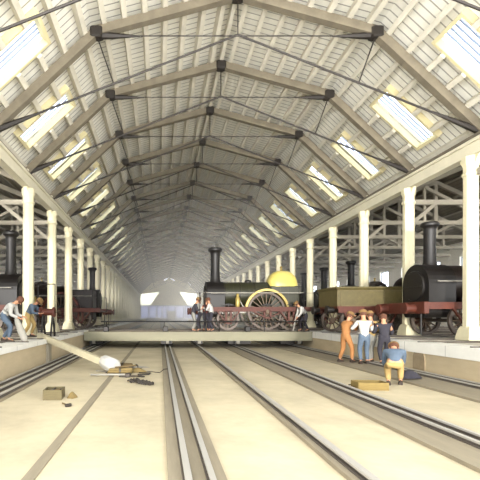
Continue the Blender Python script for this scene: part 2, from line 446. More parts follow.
# aisle trusses
def make_aisle_truss(x_in, x_out):
    t = thing('aisle_truss', '', 'roof truss'); xm = (x_in + x_out) / 2
    A, B, P = Vector((x_in, 0, 5.5)), Vector((x_out, 0, 5.5)), Vector((xm, 0, 8.75))
    MB().beam(A, B, 0.16, 0.2).build('tie_beam', 'aisle_timber', t)
    MB().beam((x_in, 0, 6.3), P, 0.18, 0.22).build('rafter', 'aisle_timber', t)
    MB().beam((x_out, 0, 6.0), P, 0.18, 0.22).build('rafter', 'aisle_timber', t)
    MB().beam((xm, 0, 5.6), (xm, 0, 8.7), 0.16, 0.2, (1, 0, 0)).build('king_post', 'aisle_timber', t)
    for s in (-1, 1):
        q = (x_out - x_in) * 0.25 * s
        MB().beam((xm, 0, 5.75), (xm + q, 0, 7.3), 0.13, 0.15).build('strut', 'aisle_timber', t)
        MB().beam((xm + q, 0, 5.6), (xm + q, 0, 7.3), 0.1, 0.12, (1, 0, 0)).build('queen_post', 'aisle_timber', t)
    s = 1 if x_out > x_in else -1
    MB().beam((x_in + s * 0.2, 0, 4.7), (x_in + s * 1.1, 0, 5.45), 0.12, 0.14).build('knee_brace', 'aisle_timber', t)
    return t
for side, xi, xo in (('left', XL, WL), ('right', XR, WR)):
    a0 = make_aisle_truss(xi, xo)
    for n in NS:
        a = a0 if n == first_n else dup(a0, (0, 0, 0)); a.location = (0, yb(n), 0); k = n + 4
        a['label'] = ('grey timber truss spanning the %s side aisle, %s one from the near end' if k >= 0 else 'grey timber truss spanning the %s side aisle, %s') % (side, ordinal(k)); a['group'] = 'trusses of the %s aisle' % side
    # purlins below the aisle boards
    xm = (xi + xo) / 2
    for p, q in (((xi, 6.6), (xm, 8.9)), ((xo, 6.2), (xm, 8.9))):
        for i in range(5):
            b = MB(); slab(b, p, q, (i + 0.5) / 5, (i + 0.5) / 5 + 0.018, YN, YF, -0.04, 0.09)
            struct(b.build('trim_%d' % trim_no, 'aisle_timber')); trim_no += 1

# ------------------------------------------------------------------ pit rails on timber baulks
def long_rail(x, label, wd=0.06, z0=PZ + 0.05):
    t = thing('pit_rail', label, 'rail', (x, YN, z0))
    L = YF - YN - 0.5
    MB().box(-wd * 0.7, wd * 0.7, 0, L, 0, 0.015).box(-0.015, 0.015, 0, L, 0.015, 0.05).build('web', 'rail', t)
    MB().box(-wd / 2, wd / 2, 0, L, 0.05, 0.075).build('rail_head', 'railtop', t)
def baulk(x0, x1, label, h=0.05):
    o = MB().box(0, x1 - x0, 0, YF - YN - 0.4, 0, h).build('timber_baulk', 'baulk', None, loc=(x0, YN, PZ)); tag(o, label, 'timber')
baulk(-3.86, -3.05, 'wide grey timber strip laid in the pit beside the left pit wall')
long_rail(-3.68, 'iron rail hugging the foot of the left pit wall'); long_rail(-3.40, 'middle iron rail of the three beside the left pit wall'); long_rail(-3.14, 'innermost iron rail of the three beside the left pit wall')
baulk(-1.39, -1.26, 'narrow timber strip running under the heap of tools', 0.015)
baulk(0.08, 0.66, 'timber strip carrying the pair of rails below the camera'); long_rail(0.27, 'left rail of the central pair in the pit', 0.07); long_rail(0.50, 'right rail of the central pair in the pit')
baulk(1.88, 2.16, 'narrow timber strip just right of the central pair of rails', 0.05); long_rail(2.02, 'lone iron rail right of the central pair', 0.09, PZ + 0.05)
baulk(3.35, 4.36, 'broad grey timber strip between the crate of tools and the lone rail'); long_rail(3.88, 'left rail on the broad timber strip nearest the crate'); long_rail(4.12, 'right rail on the broad timber strip nearest the crate')
baulk(6.05, 7.40, 'broad grey timber strip at the foot of the right pit wall'); long_rail(7.02, 'left rail beside the right pit wall'); long_rail(7.28, 'right rail hugging the right pit wall')
# side bay tracks
def side_track(x0, x1, y, label, grp):
    t = thing('side_track', label, 'railway track', (0, y, 0), 0, grp)
    for s in (-1, 1):
        MB().box(x0, x1, s * 1.03 - 0.04, s * 1.03 + 0.04, -0.03, 0.03).build('rail', 'rail', t)
for n in range(-3, 6):
    y = yb(n) + BAY / 2
    side_track(WL + 1, PL - 0.1, y, 'short rail track in the left aisle, %s bay from the near end' % ORD[n + 4], 'left aisle tracks')
    side_track(PR + 0.1, WR - 1, y, 'short rail track in the right aisle, %s bay from the near end' % ORD[n + 4], 'right aisle tracks')

# ------------------------------------------------------------------ locomotives
def wheel_parts(root, x, z, r, y, name, nsp, cmat='spoke'):
    w_ = MB()
    w_.lathe([(0.001, -0.09), (0.13 * r / 0.8 + 0.03, -0.09), (0.13 * r / 0.8 + 0.03, 0.09), (0.001, 0.09)], (0, 0, 0), 'Y', 14)
    for k in range(nsp):
        a = 2 * PI * k / nsp
        w_.beam((0.08 * math.cos(a), 0, 0.08 * math.sin(a)), ((r - 0.1) * math.cos(a), 0, (r - 0.1) * math.sin(a)), 0.045, 0.055, (0, 1, 0))
    o = w_.build(name, cmat, root, True, (x, y, z))
    n = 36; ty = MB()
    prof = [(r - 0.12, -0.06), (r, -0.06), (r, 0.06), (r - 0.12, 0.06)]
    vs = [Vector((rr * math.cos(2 * PI * i / n), h, rr * math.sin(2 * PI * i / n))) for i in range(n) for rr, h in prof]
    fs = [(i * 4 + j, i * 4 + (j + 1) % 4, ((i + 1) % n) * 4 + (j + 1) % 4, ((i + 1) % n) * 4 + j) for i in range(n) for j in range(4)]
    ty.add(vs, fs).build('tyre', 'tyre', o)
    return o
def arc_strip(b, cx, cz, r0, r1, y0, y1, a0, a1, n=24):
    rings = []
    for i in range(n + 1):
        a = a0 + (a1 - a0) * i / n
        rings.append([(cx + r * math.cos(a), y, cz + r * math.sin(a)) for r, y in ((r0, y0), (r1, y0), (r1, y1), (r0, y1))])
    b.loft(rings)
def locomotive(label, loc, rz, body='green', crown='yellow', arch='brass', group=None, cr=1.0, ch=1.0, buffers=True):
    t = thing('steam_locomotive', label, 'locomotive', loc, rz, group)
    # chimney
    MB().lathe([(r_ * cr, 2.62 + (z_ - 2.62) * ch) for r_, z_ in [(0.34, 2.62), (0.31, 2.7), (0.27, 2.85), (0.25, 3.5), (0.26, 4.25), (0.29, 4.36), (0.39, 4.44), (0.40, 4.52), (0.34, 4.60), (0.24, 4.60), (0.22, 4.3), (0.2, 3.4)]],
               (-2.6, 0, 0), 'Z', 20).build('chimney', 'black', t, True)
    # smokebox
    prof = [(0.78 * math.cos(R(a)), 1.93 + 0.78 * math.sin(R(a))) for a in range(0, 181, 12)] + [(-0.78, 1.1), (0.78, 1.1)]
    sb = MB().prism(prof, -3.15, -2.18, 'YZ').build('smokebox', 'black', t)
    dr = MB(); dr.lathe([(0.001, -0.05), (0.55, -0.05), (0.58, -0.02), (0.58, 0.02)], (-3.17, 0, 1.9), 'X', 20)
    dr.beam((-3.24, -0.5, 1.9), (-3.24, 0.5, 1.9), 0.03, 0.05); dr.build('smokebox_door', 'iron', sb, True)
    # boiler, bands
    bo = MB().lathe([(0.68, -2.2), (0.70, -2.18), (0.70, 0.36), (0.6, 0.38)], (0, 0, 1.98), 'X', 28).build('boiler', body, t, True)
    for x in (-2.12, -1.3, -0.5, 0.25):
        MB().lathe([(0.69, x - 0.02), (0.71, x - 0.02), (0.71, x + 0.02), (0.69, x + 0.02)], (0, 0, 1.98), 'X', 28).build('boiler_band', 'iron', bo, True)
    # firebox with haystack crown
    fb = MB().cbox(0.32, 1.9, -0.76, 0.76, 0.55, 2.42, 0.05).build('firebox', body, t)
    b = MB(); rings = []
    for k in range(9):
        a = PI / 2 * k / 8; z = 2.40 + 0.92 * math.sin(a); q = max(math.cos(a), 0.03) ** 0.75
        rings.append([(1.11 + 0.84 * q * math.copysign(abs(math.cos(u)) ** 0.6, math.cos(u)), 0.78 * q * math.copysign(abs(math.sin(u)) ** 0.6, math.sin(u)), z) for u in [2 * PI * i / 24 for i in range(24)]])
    b.loft(rings).build('firebox_crown', crown, t, True)
    MB().lathe([(0.12, 3.28), (0.07, 3.34), (0.05, 3.5), (0.1, 3.54), (0.001, 3.6)], (1.11, 0, 0), 'Z', 12).build('safety_valve', 'brass', t, True)
    MB().lathe([(0.2, 2.6), (0.2, 2.74), (0.14, 2.8), (0.001, 2.82)], (-0.75, 0, 0), 'Z', 14).build('manhole', 'iron', t, True)
    # outside frames with horn guides
    for s in (-1, 1):
        y0, y1 = sorted((s * 1.27, s * 1.33)); b = MB()
        b.box(-3.55 if buffers else -3.0, 2.45, y0, y1, 1.02, 1.26)
        for x, zc in ((-2.07, 0.63), (0.0, 1.02), (1.26, 0.63)):
            if zc < 1:
                for q in (-1, 1):
                    b.beam((x + q * 0.62, (y0 + y1) / 2, 1.06), (x + q * 0.13, (y0 + y1) / 2, 0.42), 0.055, 0.1, (0, 1, 0))
                    b.box(x + q * 0.13 - 0.05, x + q * 0.13 + 0.05, y0, y1, 0.4, 1.05)
                b.box(x - 0.18, x + 0.18, y0, y1, 0.36, 0.44)
            else:
                for q in (-1, 1):
                    b.beam((x + q * 0.85, (y0 + y1) / 2, 1.06), (x + q * 0.16, (y0 + y1) / 2, 0.72), 0.055, 0.1, (0, 1, 0))
                    b.box(x + q * 0.16 - 0.05, x + q * 0.16 + 0.05, y0, y1, 0.68, 1.05)
                b.box(x - 0.2, x + 0.2, y0, y1, 0.64, 0.72)
        f = b.build('outside_frame', 'frame', t)
        for x in (-2.07, 0.0, 1.26):
            sp = MB(); zt = 1.34
            for j, hl in enumerate((0.34, 0.27, 0.2, 0.12)): sp.box(x - hl, x + hl, s * 1.3 - 0.03, s * 1.3 + 0.03, zt + j * 0.025, zt + j * 0.025 + 0.02)
            sp.box(x - 0.02, x + 0.02, s * 1.3 - 0.02, s * 1.3 + 0.02, 1.26, 1.34)
            sp.build('leaf_spring', 'iron', f)
        for x, zc in ((-2.07, 0.62), (0.0, 1.02), (1.26, 0.62)):
            MB().cbox(x - 0.09, x + 0.09, s * 1.3 - 0.07, s * 1.3 + 0.07, zc - 0.11, zc + 0.11, 0.02).build('axle_box', 'spoke', f)
        wheel_parts(t, -2.07, 0.62, 0.60, s * 1.05, 'leading_wheel', 12)
        wheel_parts(t, 0.0, 1.05, 1.02, s * 1.05, 'driving_wheel', 20)
        wheel_parts(t, 1.26, 0.62, 0.60, s * 1.05, 'trailing_wheel', 12)
        sp = MB(); arc_strip(sp, 0, 1.05, 1.07, 1.19, *sorted((s * 0.92, s * 1.26)), R(12), R(168)); sp.build('splasher', arch, t)
        hr = MB(); hr.tube([(-2.95, s * 0.95, 2.02), (1.9, s * 0.95, 2.02)], 0.018, 6)
        for x in (-2.9, -1.8, -0.7, 0.4, 1.5): hr.tube([(x, s * 0.95, 2.02), (x, s * 0.7, 2.02)], 0.014, 5)
        hr.build('handrail', 'lead', t)
        # slide bars, connecting rod, feed pipe
        cr = MB(); cr.beam((-2.3, s * 0.62, 0.95), (0, s * 0.62, 1.05), 0.06, 0.09); cr.tube([(0.35, s * 0.85, 0.8), (-0.4, s * 0.85, 0.75), (-1.2, s * 0.8, 1.3), (-1.4, s * 0.75, 1.7)], 0.035, 6)
        cr.build('connecting_rod', 'railtop', t)
        MB().lathe([(0.001, -3.2), (0.24, -3.2), (0.24, -2.3), (0.001, -2.3)], (0, s * 0.42, 0.95), 'X', 14).build('cylinder', 'iron', t, True)
        MB().lathe([(0.1, 1.26), (0.13, 1.4), (0.13, 1.72), (0.07, 1.82), (0.09, 1.95), (0.001, 2.0)], (-1.55, s * 1.12, 0), 'Z', 12).build('sand_box', 'brass', t, True)
        if buffers: MB().lathe([(0.001, -3.6), (0.13, -3.6), (0.15, -3.8), (0.13, -4.0), (0.2, -4.02), (0.2, -4.1), (0.001, -4.12)], (0, s * 0.85, 1.05), 'X', 14).build('buffer', 'frame', t, True)
    if buffers: MB().cbox(-3.72, -3.55, -1.4, 1.4, 0.86, 1.28, 0.02).build('buffer_beam', 'frame', t)
    MB().box(-3.55 if buffers else -3.0, 2.45, -0.66, 0.66, 1.02, 1.1).box(1.9, 2.55, -1.3, 1.3, 1.02, 1.1).build('footplate', 'iron', t)
    for x, zc in ((-2.07, 0.62), (0, 1.05), (1.26, 0.62)): MB().tube([(x, -1.3, zc), (x, 1.3, zc)], 0.07, 8).build('axle', 'tyre', t)
    rg = MB()
    for s in (-1, 1):
        rg.tube([(2.5, s * 1.25, 1.1), (2.5, s * 1.25, 2.0), (1.95, s * 1.25, 2.0), (1.95, s * 1.25, 1.1)], 0.018, 6)
    rg.build('cab_railing', 'iron', t)
    for s in (-1, 1) if buffers else (): MB().tube([(-3.64, s * 1.1, 0.12), (-3.64, s * 1.1, 0.9)], 0.03, 6).build('rail_guard', 'iron', t)
    return t
TY = 22.55
main = locomotive('green locomotive with a bright yellow domed firebox standing on the traverser', (5.71, TY, 0.02), 0)
right_l = locomotive('large dark brown locomotive facing left between the two nearest right-hand columns in view', (12.78, 15.1, 0.02), 0, 'brown', 'brown', 'frame', None, 0.8, 0.85)
left_l = locomotive('dark locomotive at the left picture edge, chimney beside the nearest visible left column', (-9.45, yb(0) + BAY / 2, 0.02), PI, 'brown', 'brown', 'frame', None, 0.9, 1.03, False)
dup(right_l, (-6.1, yb(2) + BAY / 2, 0.02), 0, 'locomotive without a crown in the left aisle showing its big spoked wheel between columns', skip=('firebox_crown', 'safety_valve'))
for o in list(bpy.data.objects):
    pass
dup(right_l, (-7.55, yb(3) + BAY / 2, 0.02), PI, 'small distant locomotive with red-brown frame nosing out of the left column row')
for n, X, lb in ((2, 14.85, 'dark locomotive behind the tender, its chimney nearest to the right of the tender middle'), (3, 14.6, 'dark locomotive in the right aisle with chimney above the left end of the tender'), (4, 14.45, 'faint distant locomotive in the right aisle beyond the yellow domed firebox')):
    dup(right_l, (X, yb(n) + BAY / 2, 0.02), 0, lb)

# tender
def tender(label, loc):
    t = thing('tender', label, 'tender', loc)
    b = MB(); rr = lambda a, e, z: [(-a, -e, z), (a, -e, z), (a, e, z), (-a, e, z)]
    b.loft([rr(2.05, 1.0, 1.2), rr(2.05, 1.0, 1.92), rr(2.12, 1.07, 2.0), rr(2.12, 1.07, 2.06), rr(2.0, 0.95, 2.06), rr(1.95, 0.9, 1.9)])
    b.build('tank', 'tender', t)
    p = MB()
    for x in (-1.9, 0, 1.9): p.box(x - 0.02, x + 0.02, -1.02, -1.0, 1.22, 1.9)
    p.box(-2.05, 2.05, -1.02, -1.0, 1.2, 1.26); p.box(-2.05, 2.05, -1.02, -1.0, 1.86, 1.92); p.build('panel_moulding', 'cratedark', t)
    co = MB(); rnd = random.Random(3)
    for i in range(60):
        x, y, r_ = rnd.uniform(-1.6, 1.6), rnd.uniform(-0.75, 0.75), rnd.uniform(0.1, 0.18)
        co.lathe([(0.01, -r_), (r_ * 0.8, -r_ * 0.4), (r_ * 0.9, r_ * 0.3), (0.01, r_)], (x, y, 1.9), 'Z', 5, a0=rnd.random())
    c_ = co.build('coal_load', 'coal', t); c_['kind'] = 'stuff'
    for s in (-1, 1):
        f = MB().box(-2.1, 2.1, s * 1.2 - 0.03, s * 1.2 + 0.03, 0.92, 1.18)
        for x in (-1.4, 0, 1.4):
            for q in (-1, 1): f.beam((x + q * 0.45, s * 1.2, 0.95), (x + q * 0.12, s * 1.2, 0.4), 0.05, 0.09, (0, 1, 0))
            f.box(x - 0.16, x + 0.16, s * 1.2 - 0.03, s * 1.2 + 0.03, 0.38, 0.46)
        f.build('side_frame', 'frame', t)
        for x in (-1.4, 0, 1.4): wheel_parts(t, x, 0.57, 0.55, s * 1.02, 'wheel', 10)
        MB().lathe([(0.001, -2.12), (0.12, -2.12), (0.13, -2.35), (0.19, -2.37), (0.19, -2.45), (0.001, -2.45)], (0, s * 0.8, 1.05), 'X', 12).build('buffer', 'iron', t, True)
    MB().box(-2.12, 2.12, -1.2, 1.2, 1.1, 1.2).build('underframe', 'frame', t)
    return t
tender('long olive tender box behind the group of men at the right pit wall', (9.78, 18.45, 0.02))

# ------------------------------------------------------------------ traverser
G0, G1 = 20.2, 24.1
t = thing('traverser', 'long low traverser platform spanning the pit and carrying the green locomotive', 'platform', (0, 0, 0))
g = MB().box(PL + 0.06, PR - 0.06, G0, G0 + 0.16, -0.40, -0.04).box(PL + 0.06, PR - 0.06, G0 - 0.05, G0 + 0.22, -0.06, -0.0).box(PL + 0.06, PR - 0.06, G0 - 0.05, G0 + 0.22, -0.45, -0.39)
g.build('girder', 'girder', t)
g = MB().box(PL + 0.06, PR - 0.06, G1 - 0.16, G1, -0.40, -0.04).box(PL + 0.06, PR - 0.06, G1 - 0.2, G1 + 0.05, -0.06, 0.0)
g.build('girder', 'girder', t)
MB().box(PL + 0.06, PR - 0.06, G0 + 0.22, G1 - 0.2, -0.12, -0.03).build('deck', 'deck', t)
b = MB()
for k in range(8):
    x = PL + 0.6 + k * 1.45; b.box(x - 0.08, x + 0.08, G0 + 0.16, G1 - 0.16, -0.38, -0.12)
b.build('cross_beam', 'cratedark', t)
for s in (-1, 1): MB().box(PL + 0.06, PR - 0.06, TY + s * 1.05 - 0.05, TY + s * 1.05 + 0.05, -0.03, 0.03).build('rail', 'rail', t)
# carrying wheels on the pit rails with dark hangers
for X in (-3.40, 0.38, 2.02, 4.0, 7.15):
    for y in (G0 + 0.45, G0 + 1.6, G1 - 0.5):
        w_ = MB().lathe([(0.001, -0.08), (0.22, -0.08), (0.22, 0.08), (0.001, 0.08)], (0, 0, 0), 'X', 18)
        o = w_.build('carrying_wheel', 'lead', t, True, (X, y, -0.43))
        h = MB()
        for s in (-1, 1): h.box(X + s * 0.13 - 0.03, X + s * 0.13 + 0.03, y - 0.16, y + 0.16, -0.62, -0.12)
        h.build('wheel_hanger', 'iron', t)
for x0, x1 in ((-3.7, -3.0), (0.05, 0.62), (3.55, 4.75), (6.3, 7.4)):
    MB().box(x0, x1, G0 + 0.7, G1 - 0.7, -0.66, -0.36).build('bearing_girder', 'iron', t)
# low hand rail
hr = MB().tube([(-3.0, G0 + 0.1, 0.52), (PR - 0.3, G0 + 0.1, 0.52)], 0.035, 8); hr.build('handrail', 'iron', t)
for X in (-2.72, 0.22, 3.0, 5.3, 7.3):
    MB().tube([(X, G0 + 0.1, 0), (X, G0 + 0.1, 0.52)], 0.03, 6).build('stanchion', 'iron', t)
for X in (-2.75, 0.28, 4.45): MB().cbox(X - 0.14, X + 0.14, G0 + 0.02, G0 + 0.3, 0, 0.27, 0.03).build('stanchion_box', 'iron', t)
for X in (2.05, 2.32): MB().tube([(X, G0 + 0.35, 0), (X, G0 + 0.35, 2.02 - (X > 2.2) * -0.05)], 0.03, 6).build('signal_post', 'iron', t)
MB().tube([(2.05, G0 + 0.35, 2.0), (7.4, G0 + 0.35, 2.0)], 0.014, 6).build('upper_rail', 'lead', t)
MB().tube([(7.4, G0 + 0.35, 0), (7.4, G0 + 0.35, 2.0)], 0.02, 6).build('signal_post', 'iron', t)

# ------------------------------------------------------------------ people
def skin_mesh(verts, edges, radii, root=0, sub=1):
    bm = bmesh.new(); lay = bm.verts.layers.skin.verify()
    vs_ = [bm.verts.new(v) for v in verts]
    for a, c_ in edges: bm.edges.new((vs_[a], vs_[c_]))
    for i, v in enumerate(vs_):
        r = radii[i]; v[lay].radius = r if isinstance(r, tuple) else (r, r)
        v[lay].use_root = (i == root)
    me = bpy.data.meshes.new('tmp'); bm.to_mesh(me); bm.free()
    o = bpy.data.objects.new('tmp', me); C.objects.link(o)
    sk = o.modifiers.new('s', 'SKIN'); sk.use_smooth_shade = True
    if sub: ss = o.modifiers.new('u', 'SUBSURF'); ss.levels = sub; ss.render_levels = sub
    dg = bpy.context.evaluated_depsgraph_get(); ev = o.evaluated_get(dg)
    out = bpy.data.meshes.new_from_object(ev)
    bpy.data.objects.remove(o); bpy.data.meshes.remove(me)
    return out
def ik(a, b_, l1, l2, pole):
    a, b_ = Vector(a), Vector(b_); d = b_ - a; L = min(d.length, (l1 + l2) * 0.998); d.normalize()
    b2 = a + d * L; x = (l1 * l1 - l2 * l2 + L * L) / (2 * L); h = math.sqrt(max(l1 * l1 - x * x, 1e-6))
    p = Vector(pole); p = (p - d * p.dot(d)); p.normalize()
    return a + d * x + p * h, b2
def person(label, loc, yaw, pelvis, neck, head, hands, feet, shirt, trousers, hat='cap', vest=None, H=1.0, skirt=None):
    """local frame: +x forward, +y left. hands/feet = (left, right)"""
    t = thing('person', label, 'person', loc, yaw)
    P, Nk, Hd = Vector(pelvis), Vector(neck), Vector(head)
    sp = (Nk - P).normalized(); left = Vector((0, 1, 0)); fwd = left.cross(sp).normalized()
    mid = P.lerp(Nk, 0.5) - fwd * 0.03; chest = P.lerp(Nk, 0.82)
    V = []; E = []; Rr = []
    def v(p, r, par=None):
        V.append(tuple(p)); Rr.append(r); i = len(V) - 1
        if par is not None: E.append((par, i))
        return i
    ip = v(P, (0.12, 0.09)); im = v(mid, (0.10, 0.08), ip); ic = v(chest, (0.125, 0.085), im)
    inn = v(Nk, 0.06, ic); ih0 = v(Hd - (Hd - Nk).normalized() * 0.08, 0.062, inn); ih1 = v(Hd, 0.095, ih0); ih2 = v(Hd + (Hd - Nk).normalized() * 0.09, 0.075, ih1)
    arms = []; legs = []
    for s, hnd in zip((1, -1), hands):
        sh = chest + left * (s * 0.19) + sp * 0.03
        el, wr = ik(sh, hnd, 0.30, 0.27, Vector((-0.6, s * 0.35, -0.5)))
        a = v(sh, 0.052, ic); b_ = v(el, 0.042, a); c_ = v(wr, 0.03, b_)
        d = (wr - el).normalized(); side = d.cross(left * s).normalized() if abs(d.dot(left)) < 0.9 else Vector((0, 0, 1))
        pm = v(wr + d * 0.055, (0.035, 0.022), c_)
        ax2 = left * 1.0 if abs(d.dot(left)) < 0.9 else Vector((1, 0, 0))
        for q in range(4):
            o_ = ax2 * ((q - 1.5) * 0.021); ln = (0.062, 0.075, 0.07, 0.055)[q]
            k1 = v(wr + d * 0.095 + o_, 0.0095, pm); k2 = v(wr + d * (0.095 + ln * 0.55) + o_ - side * 0.012, 0.009, k1); v(wr + d * (0.095 + ln * 0.8) + o_ - side * 0.035, 0.008, k2)
        k1 = v(wr + d * 0.05 + ax2 * (-s * 0.04) - side * 0.01, 0.011, c_); v(wr + d * 0.085 + ax2 * (-s * 0.052) - side * 0.025, 0.009, k1)
        arms.append((sh, el, wr))
    for s, ft in zip((1, -1), feet):
        hp = P + left * (s * 0.095) - sp * 0.02; ank = Vector(ft) + Vector((0, 0, 0.085))
        kn, an = ik(hp, ank, 0.44, 0.42, Vector((1, s * 0.1, 0.15)))
        a = v(hp, 0.08, ip); b_ = v(kn, 0.058, a); c_ = v(an, 0.04, b_)
        v(an + Vector((0.15, 0, -0.05)), (0.04, 0.03), c_); legs.append((hp, kn, an))
    me = skin_mesh(V, E, Rr, 0, 1)
    # nose, ears and eyes merged into the same body mesh
    up = (Hd - Nk).normalized(); face = left.cross(up).normalized()
    bm = bmesh.new(); bm.from_mesh(me)
    def blob(c, r, sc, mi):
        mtx = Matrix.Translation(c) @ Matrix.Diagonal((r * sc[0], r * sc[1], r * sc[2], 1))
        g_ = bmesh.ops.create_icosphere(bm, subdivisions=1, radius=1, matrix=mtx)
        for f in {f for v_ in g_['verts'] for f in v_.link_faces}: f.material_index = mi; f.smooth = True
    blob(Hd + face * 0.10 - up * 0.01, 0.02, (1, 0.8, 1.3), 0)
    for s in (1, -1):
        blob(Hd + left * (s * 0.096) - up * 0.01, 0.024, (0.8, 0.5, 1.2), 0)
        blob(Hd + face * 0.089 + left * (s * 0.034) + up * 0.02, 0.011, (1, 1, 1), 1)
    blob(Hd + face * 0.090 - up * 0.055, 0.014, (0.5, 1.6, 0.4), 2)
    bm.to_mesh(me); bm.free()
    me.materials.append(M['skin']); me.materials.append(M['dark']); me.materials.append(M['darkred'])
    o = bpy.data.objects.new('body', me); C.objects.link(o); o.parent = t
    # shirt
    V2, E2, R2 = [], [], []
    def v2(p, r, par=None):
        V2.append(tuple(p)); R2.append(r); i = len(V2) - 1
        if par is not None: E2.append((par, i))
        return i
    a00 = v2(P - sp * 0.07, (0.15, 0.125)); a0 = v2(P + sp * 0.05, (0.165, 0.135), a00); a1 = v2(mid, (0.155, 0.13), a0); a2 = v2(chest, (0.19, 0.145), a1); v2(Nk - sp * 0.0, 0.085, a2)
    for sh, el, wr in arms:
        b0 = v2(sh, 0.088, a2); b1 = v2(el, 0.062, b0); v2(wr.lerp(el, 0.12), 0.045, b1)
    me = skin_mesh(V2, E2, R2, 0, 1); me.materials.append(M[shirt]); o = bpy.data.objects.new('shirt', me); C.objects.link(o); o.parent = t
    # trousers
    V2, E2, R2 = [], [], []
    a0 = v2(P - sp * 0.02, (0.172, 0.14)); v2(P + sp * 0.14, (0.168, 0.138), a0)
    for hp, kn, an in legs:
        b0 = v2(hp - Vector((0, 0, 0.05)), 0.112, a0); b1 = v2(kn, 0.082, b0); v2(an + Vector((0, 0, 0.03)), 0.062, b1)
    me = skin_mesh(V2, E2, R2, 0, 1); me.materials.append(M[trousers]); o = bpy.data.objects.new('trousers', me); C.objects.link(o); o.parent = t
    if vest:
        V2, E2, R2 = [], [], []
        a0 = v2(P + sp * 0.02, (0.182, 0.148)); a1 = v2(mid, (0.166, 0.14), a0); a2 = v2(chest, (0.195, 0.148), a1); v2(Nk - sp * 0.03, 0.08, a2)
        me = skin_mesh(V2, E2, R2, 0, 1); me.materials.append(M[vest]); o = bpy.data.objects.new('waistcoat', me); C.objects.link(o); o.parent = t
    for hp, kn, an in legs:
        ax_, az_ = an.x, an.z - 0.085
        b = MB(); rings = []
        for x, hw, h in ((-0.07, 0.035, 0.09), (-0.02, 0.05, 0.12), (0.05, 0.048, 0.09), (0.13, 0.052, 0.06), (0.19, 0.03, 0.035)):
            rings.append([(ax_ + x, an.y - hw, az_ + 0.0), (ax_ + x, an.y + hw, az_ + 0.0), (ax_ + x, an.y + hw * 0.9, az_ + h * 0.7), (ax_ + x, an.y, az_ + h), (ax_ + x, an.y - hw * 0.9, az_ + h * 0.7)])
        b.loft(rings).build('boot', 'shoe', t, True)
    # hair and hat
    q = up.rotation_difference(Vector((0, 0, 1))).inverted()
    def onhead(b, name, m_):
        b.v = [tuple(Hd + q @ Vector(p)) for p in b.v]; return b.build(name, m_, t, True)
    onhead(MB().lathe([(0.088, -0.03), (0.112, 0.02), (0.112, 0.08), (0.09, 0.13), (0.05, 0.158), (0.001, 0.165)], (-0.018, 0, 0), 'Z', 14), 'hair', 'hair')
    if hat:
        onhead(MB().lathe([(0.11, 0.055), (0.125, 0.07), (0.128, 0.12), (0.10, 0.165), (0.001, 0.18)], (-0.01, 0, 0), 'Z', 14).box(0.07, 0.175, -0.075, 0.075, 0.06, 0.072), 'cap', hat if hat in M else 'cap')
    return t
F = 0.0
# standing / leaning poses (local: x forward)
person('man in a dark coat and cap standing leftmost of the group on the traverser', (1.72, 20.75, 0.0), R(0), (0, 0, 0.92), (0.14, 0, 1.42), (0.24, 0, 1.60), ((0.42, 0.12, 1.2), (0.40, -0.12, 1.15)), ((0.02, 0.10, 0), (-0.05, -0.1, 0)), 'navy', 'greycloth')
person('man in a white shirt and dark trousers beside the thin posts on the traverser', (2.10, 20.95, 0.0), R(170), (0, 0, 0.92), (0.02, 0, 1.45), (0.05, 0, 1.64), ((0.22, 0.2, 1.1), (0.25, -0.2, 1.1)), ((0.02, 0.10, 0), (-0.02, -0.1, 0)), 'white', 'navy', None)
person('man in dark clothes standing just behind the white-shirted pair near the smokebox', (2.42, 21.25, 0.0), R(-60), (0, 0, 0.9), (0.04, 0, 1.4), (0.08, 0, 1.58), ((0.25, 0.2, 1.1), (0.25, -0.2, 1.1)), ((0.02, 0.10, 0), (-0.02, -0.1, 0)), 'darkred', 'navy', 'cap')
person('man in a white shirt leaning left against the front of the green locomotive', (2.68, 20.85, 0.0), R(165), (0, 0, 0.92), (0.10, 0, 1.43), (0.16, 0, 1.61), ((0.42, 0.15, 1.25), (0.40, -0.12, 1.2)), ((-0.12, 0.10, 0), (0.08, -0.1, 0)), 'white', 'navy', None)
person('man in white shirt and cap stooping over a bar at the traverser right end', (7.48, 20.72, 0.0), R(180), (-0.06, 0, 0.90), (0.26, 0, 1.26), (0.38, 0, 1.40), ((0.42, 0.12, 0.72), (0.44, -0.12, 0.62)), ((-0.14, 0.12, 0), (0.14, -0.12, 0)), 'white', 'navy', 'cap')
tag(MB().tube([(6.83, 20.55, 0.02), (7.04, 20.68, 0.8)], 0.035, 8).build('pinch_bar', 'lead'), 'pale bar held by the stooping man at the right end of the traverser', 'bar')
# pit group
person('man in tan overalls standing leftmost at the foot of the right pit wall', (6.45, 13.9, PZ + 0.05), R(20), (0, 0, 0.93), (0.10, 0, 1.42), (0.18, 0, 1.58), ((0.42, 0.12, 1.55), (0.40, -0.12, 1.3)), ((-0.12, 0.16, 0), (0.12, -0.16, 0)), 'orange', 'orange', 'cap')
person('man in a white shirt and blue trousers with back turned, middle of the pit group', (6.82, 13.35, PZ + 0.05), R(80), (0, 0, 0.93), (0.06, 0, 1.45), (0.12, 0, 1.64), ((0.35, 0.25, 1.3), (0.35, -0.2, 1.2)), ((-0.05, 0.12, 0), (0.1, -0.12, 0)), 'white', 'blue', 'cap')
person('man in a dark red waistcoat beside the white-shirted man in the pit group', (7.2, 13.6, PZ + 0.05), R(100), (0, 0, 0.92), (0.05, 0, 1.42), (0.10, 0, 1.60), ((0.32, 0.2, 1.2), (0.32, -0.2, 1.15)), ((-0.08, 0.12, 0), (0.1, -0.1, 0)), 'yellowcloth', 'greycloth', 'cap', 'darkred')
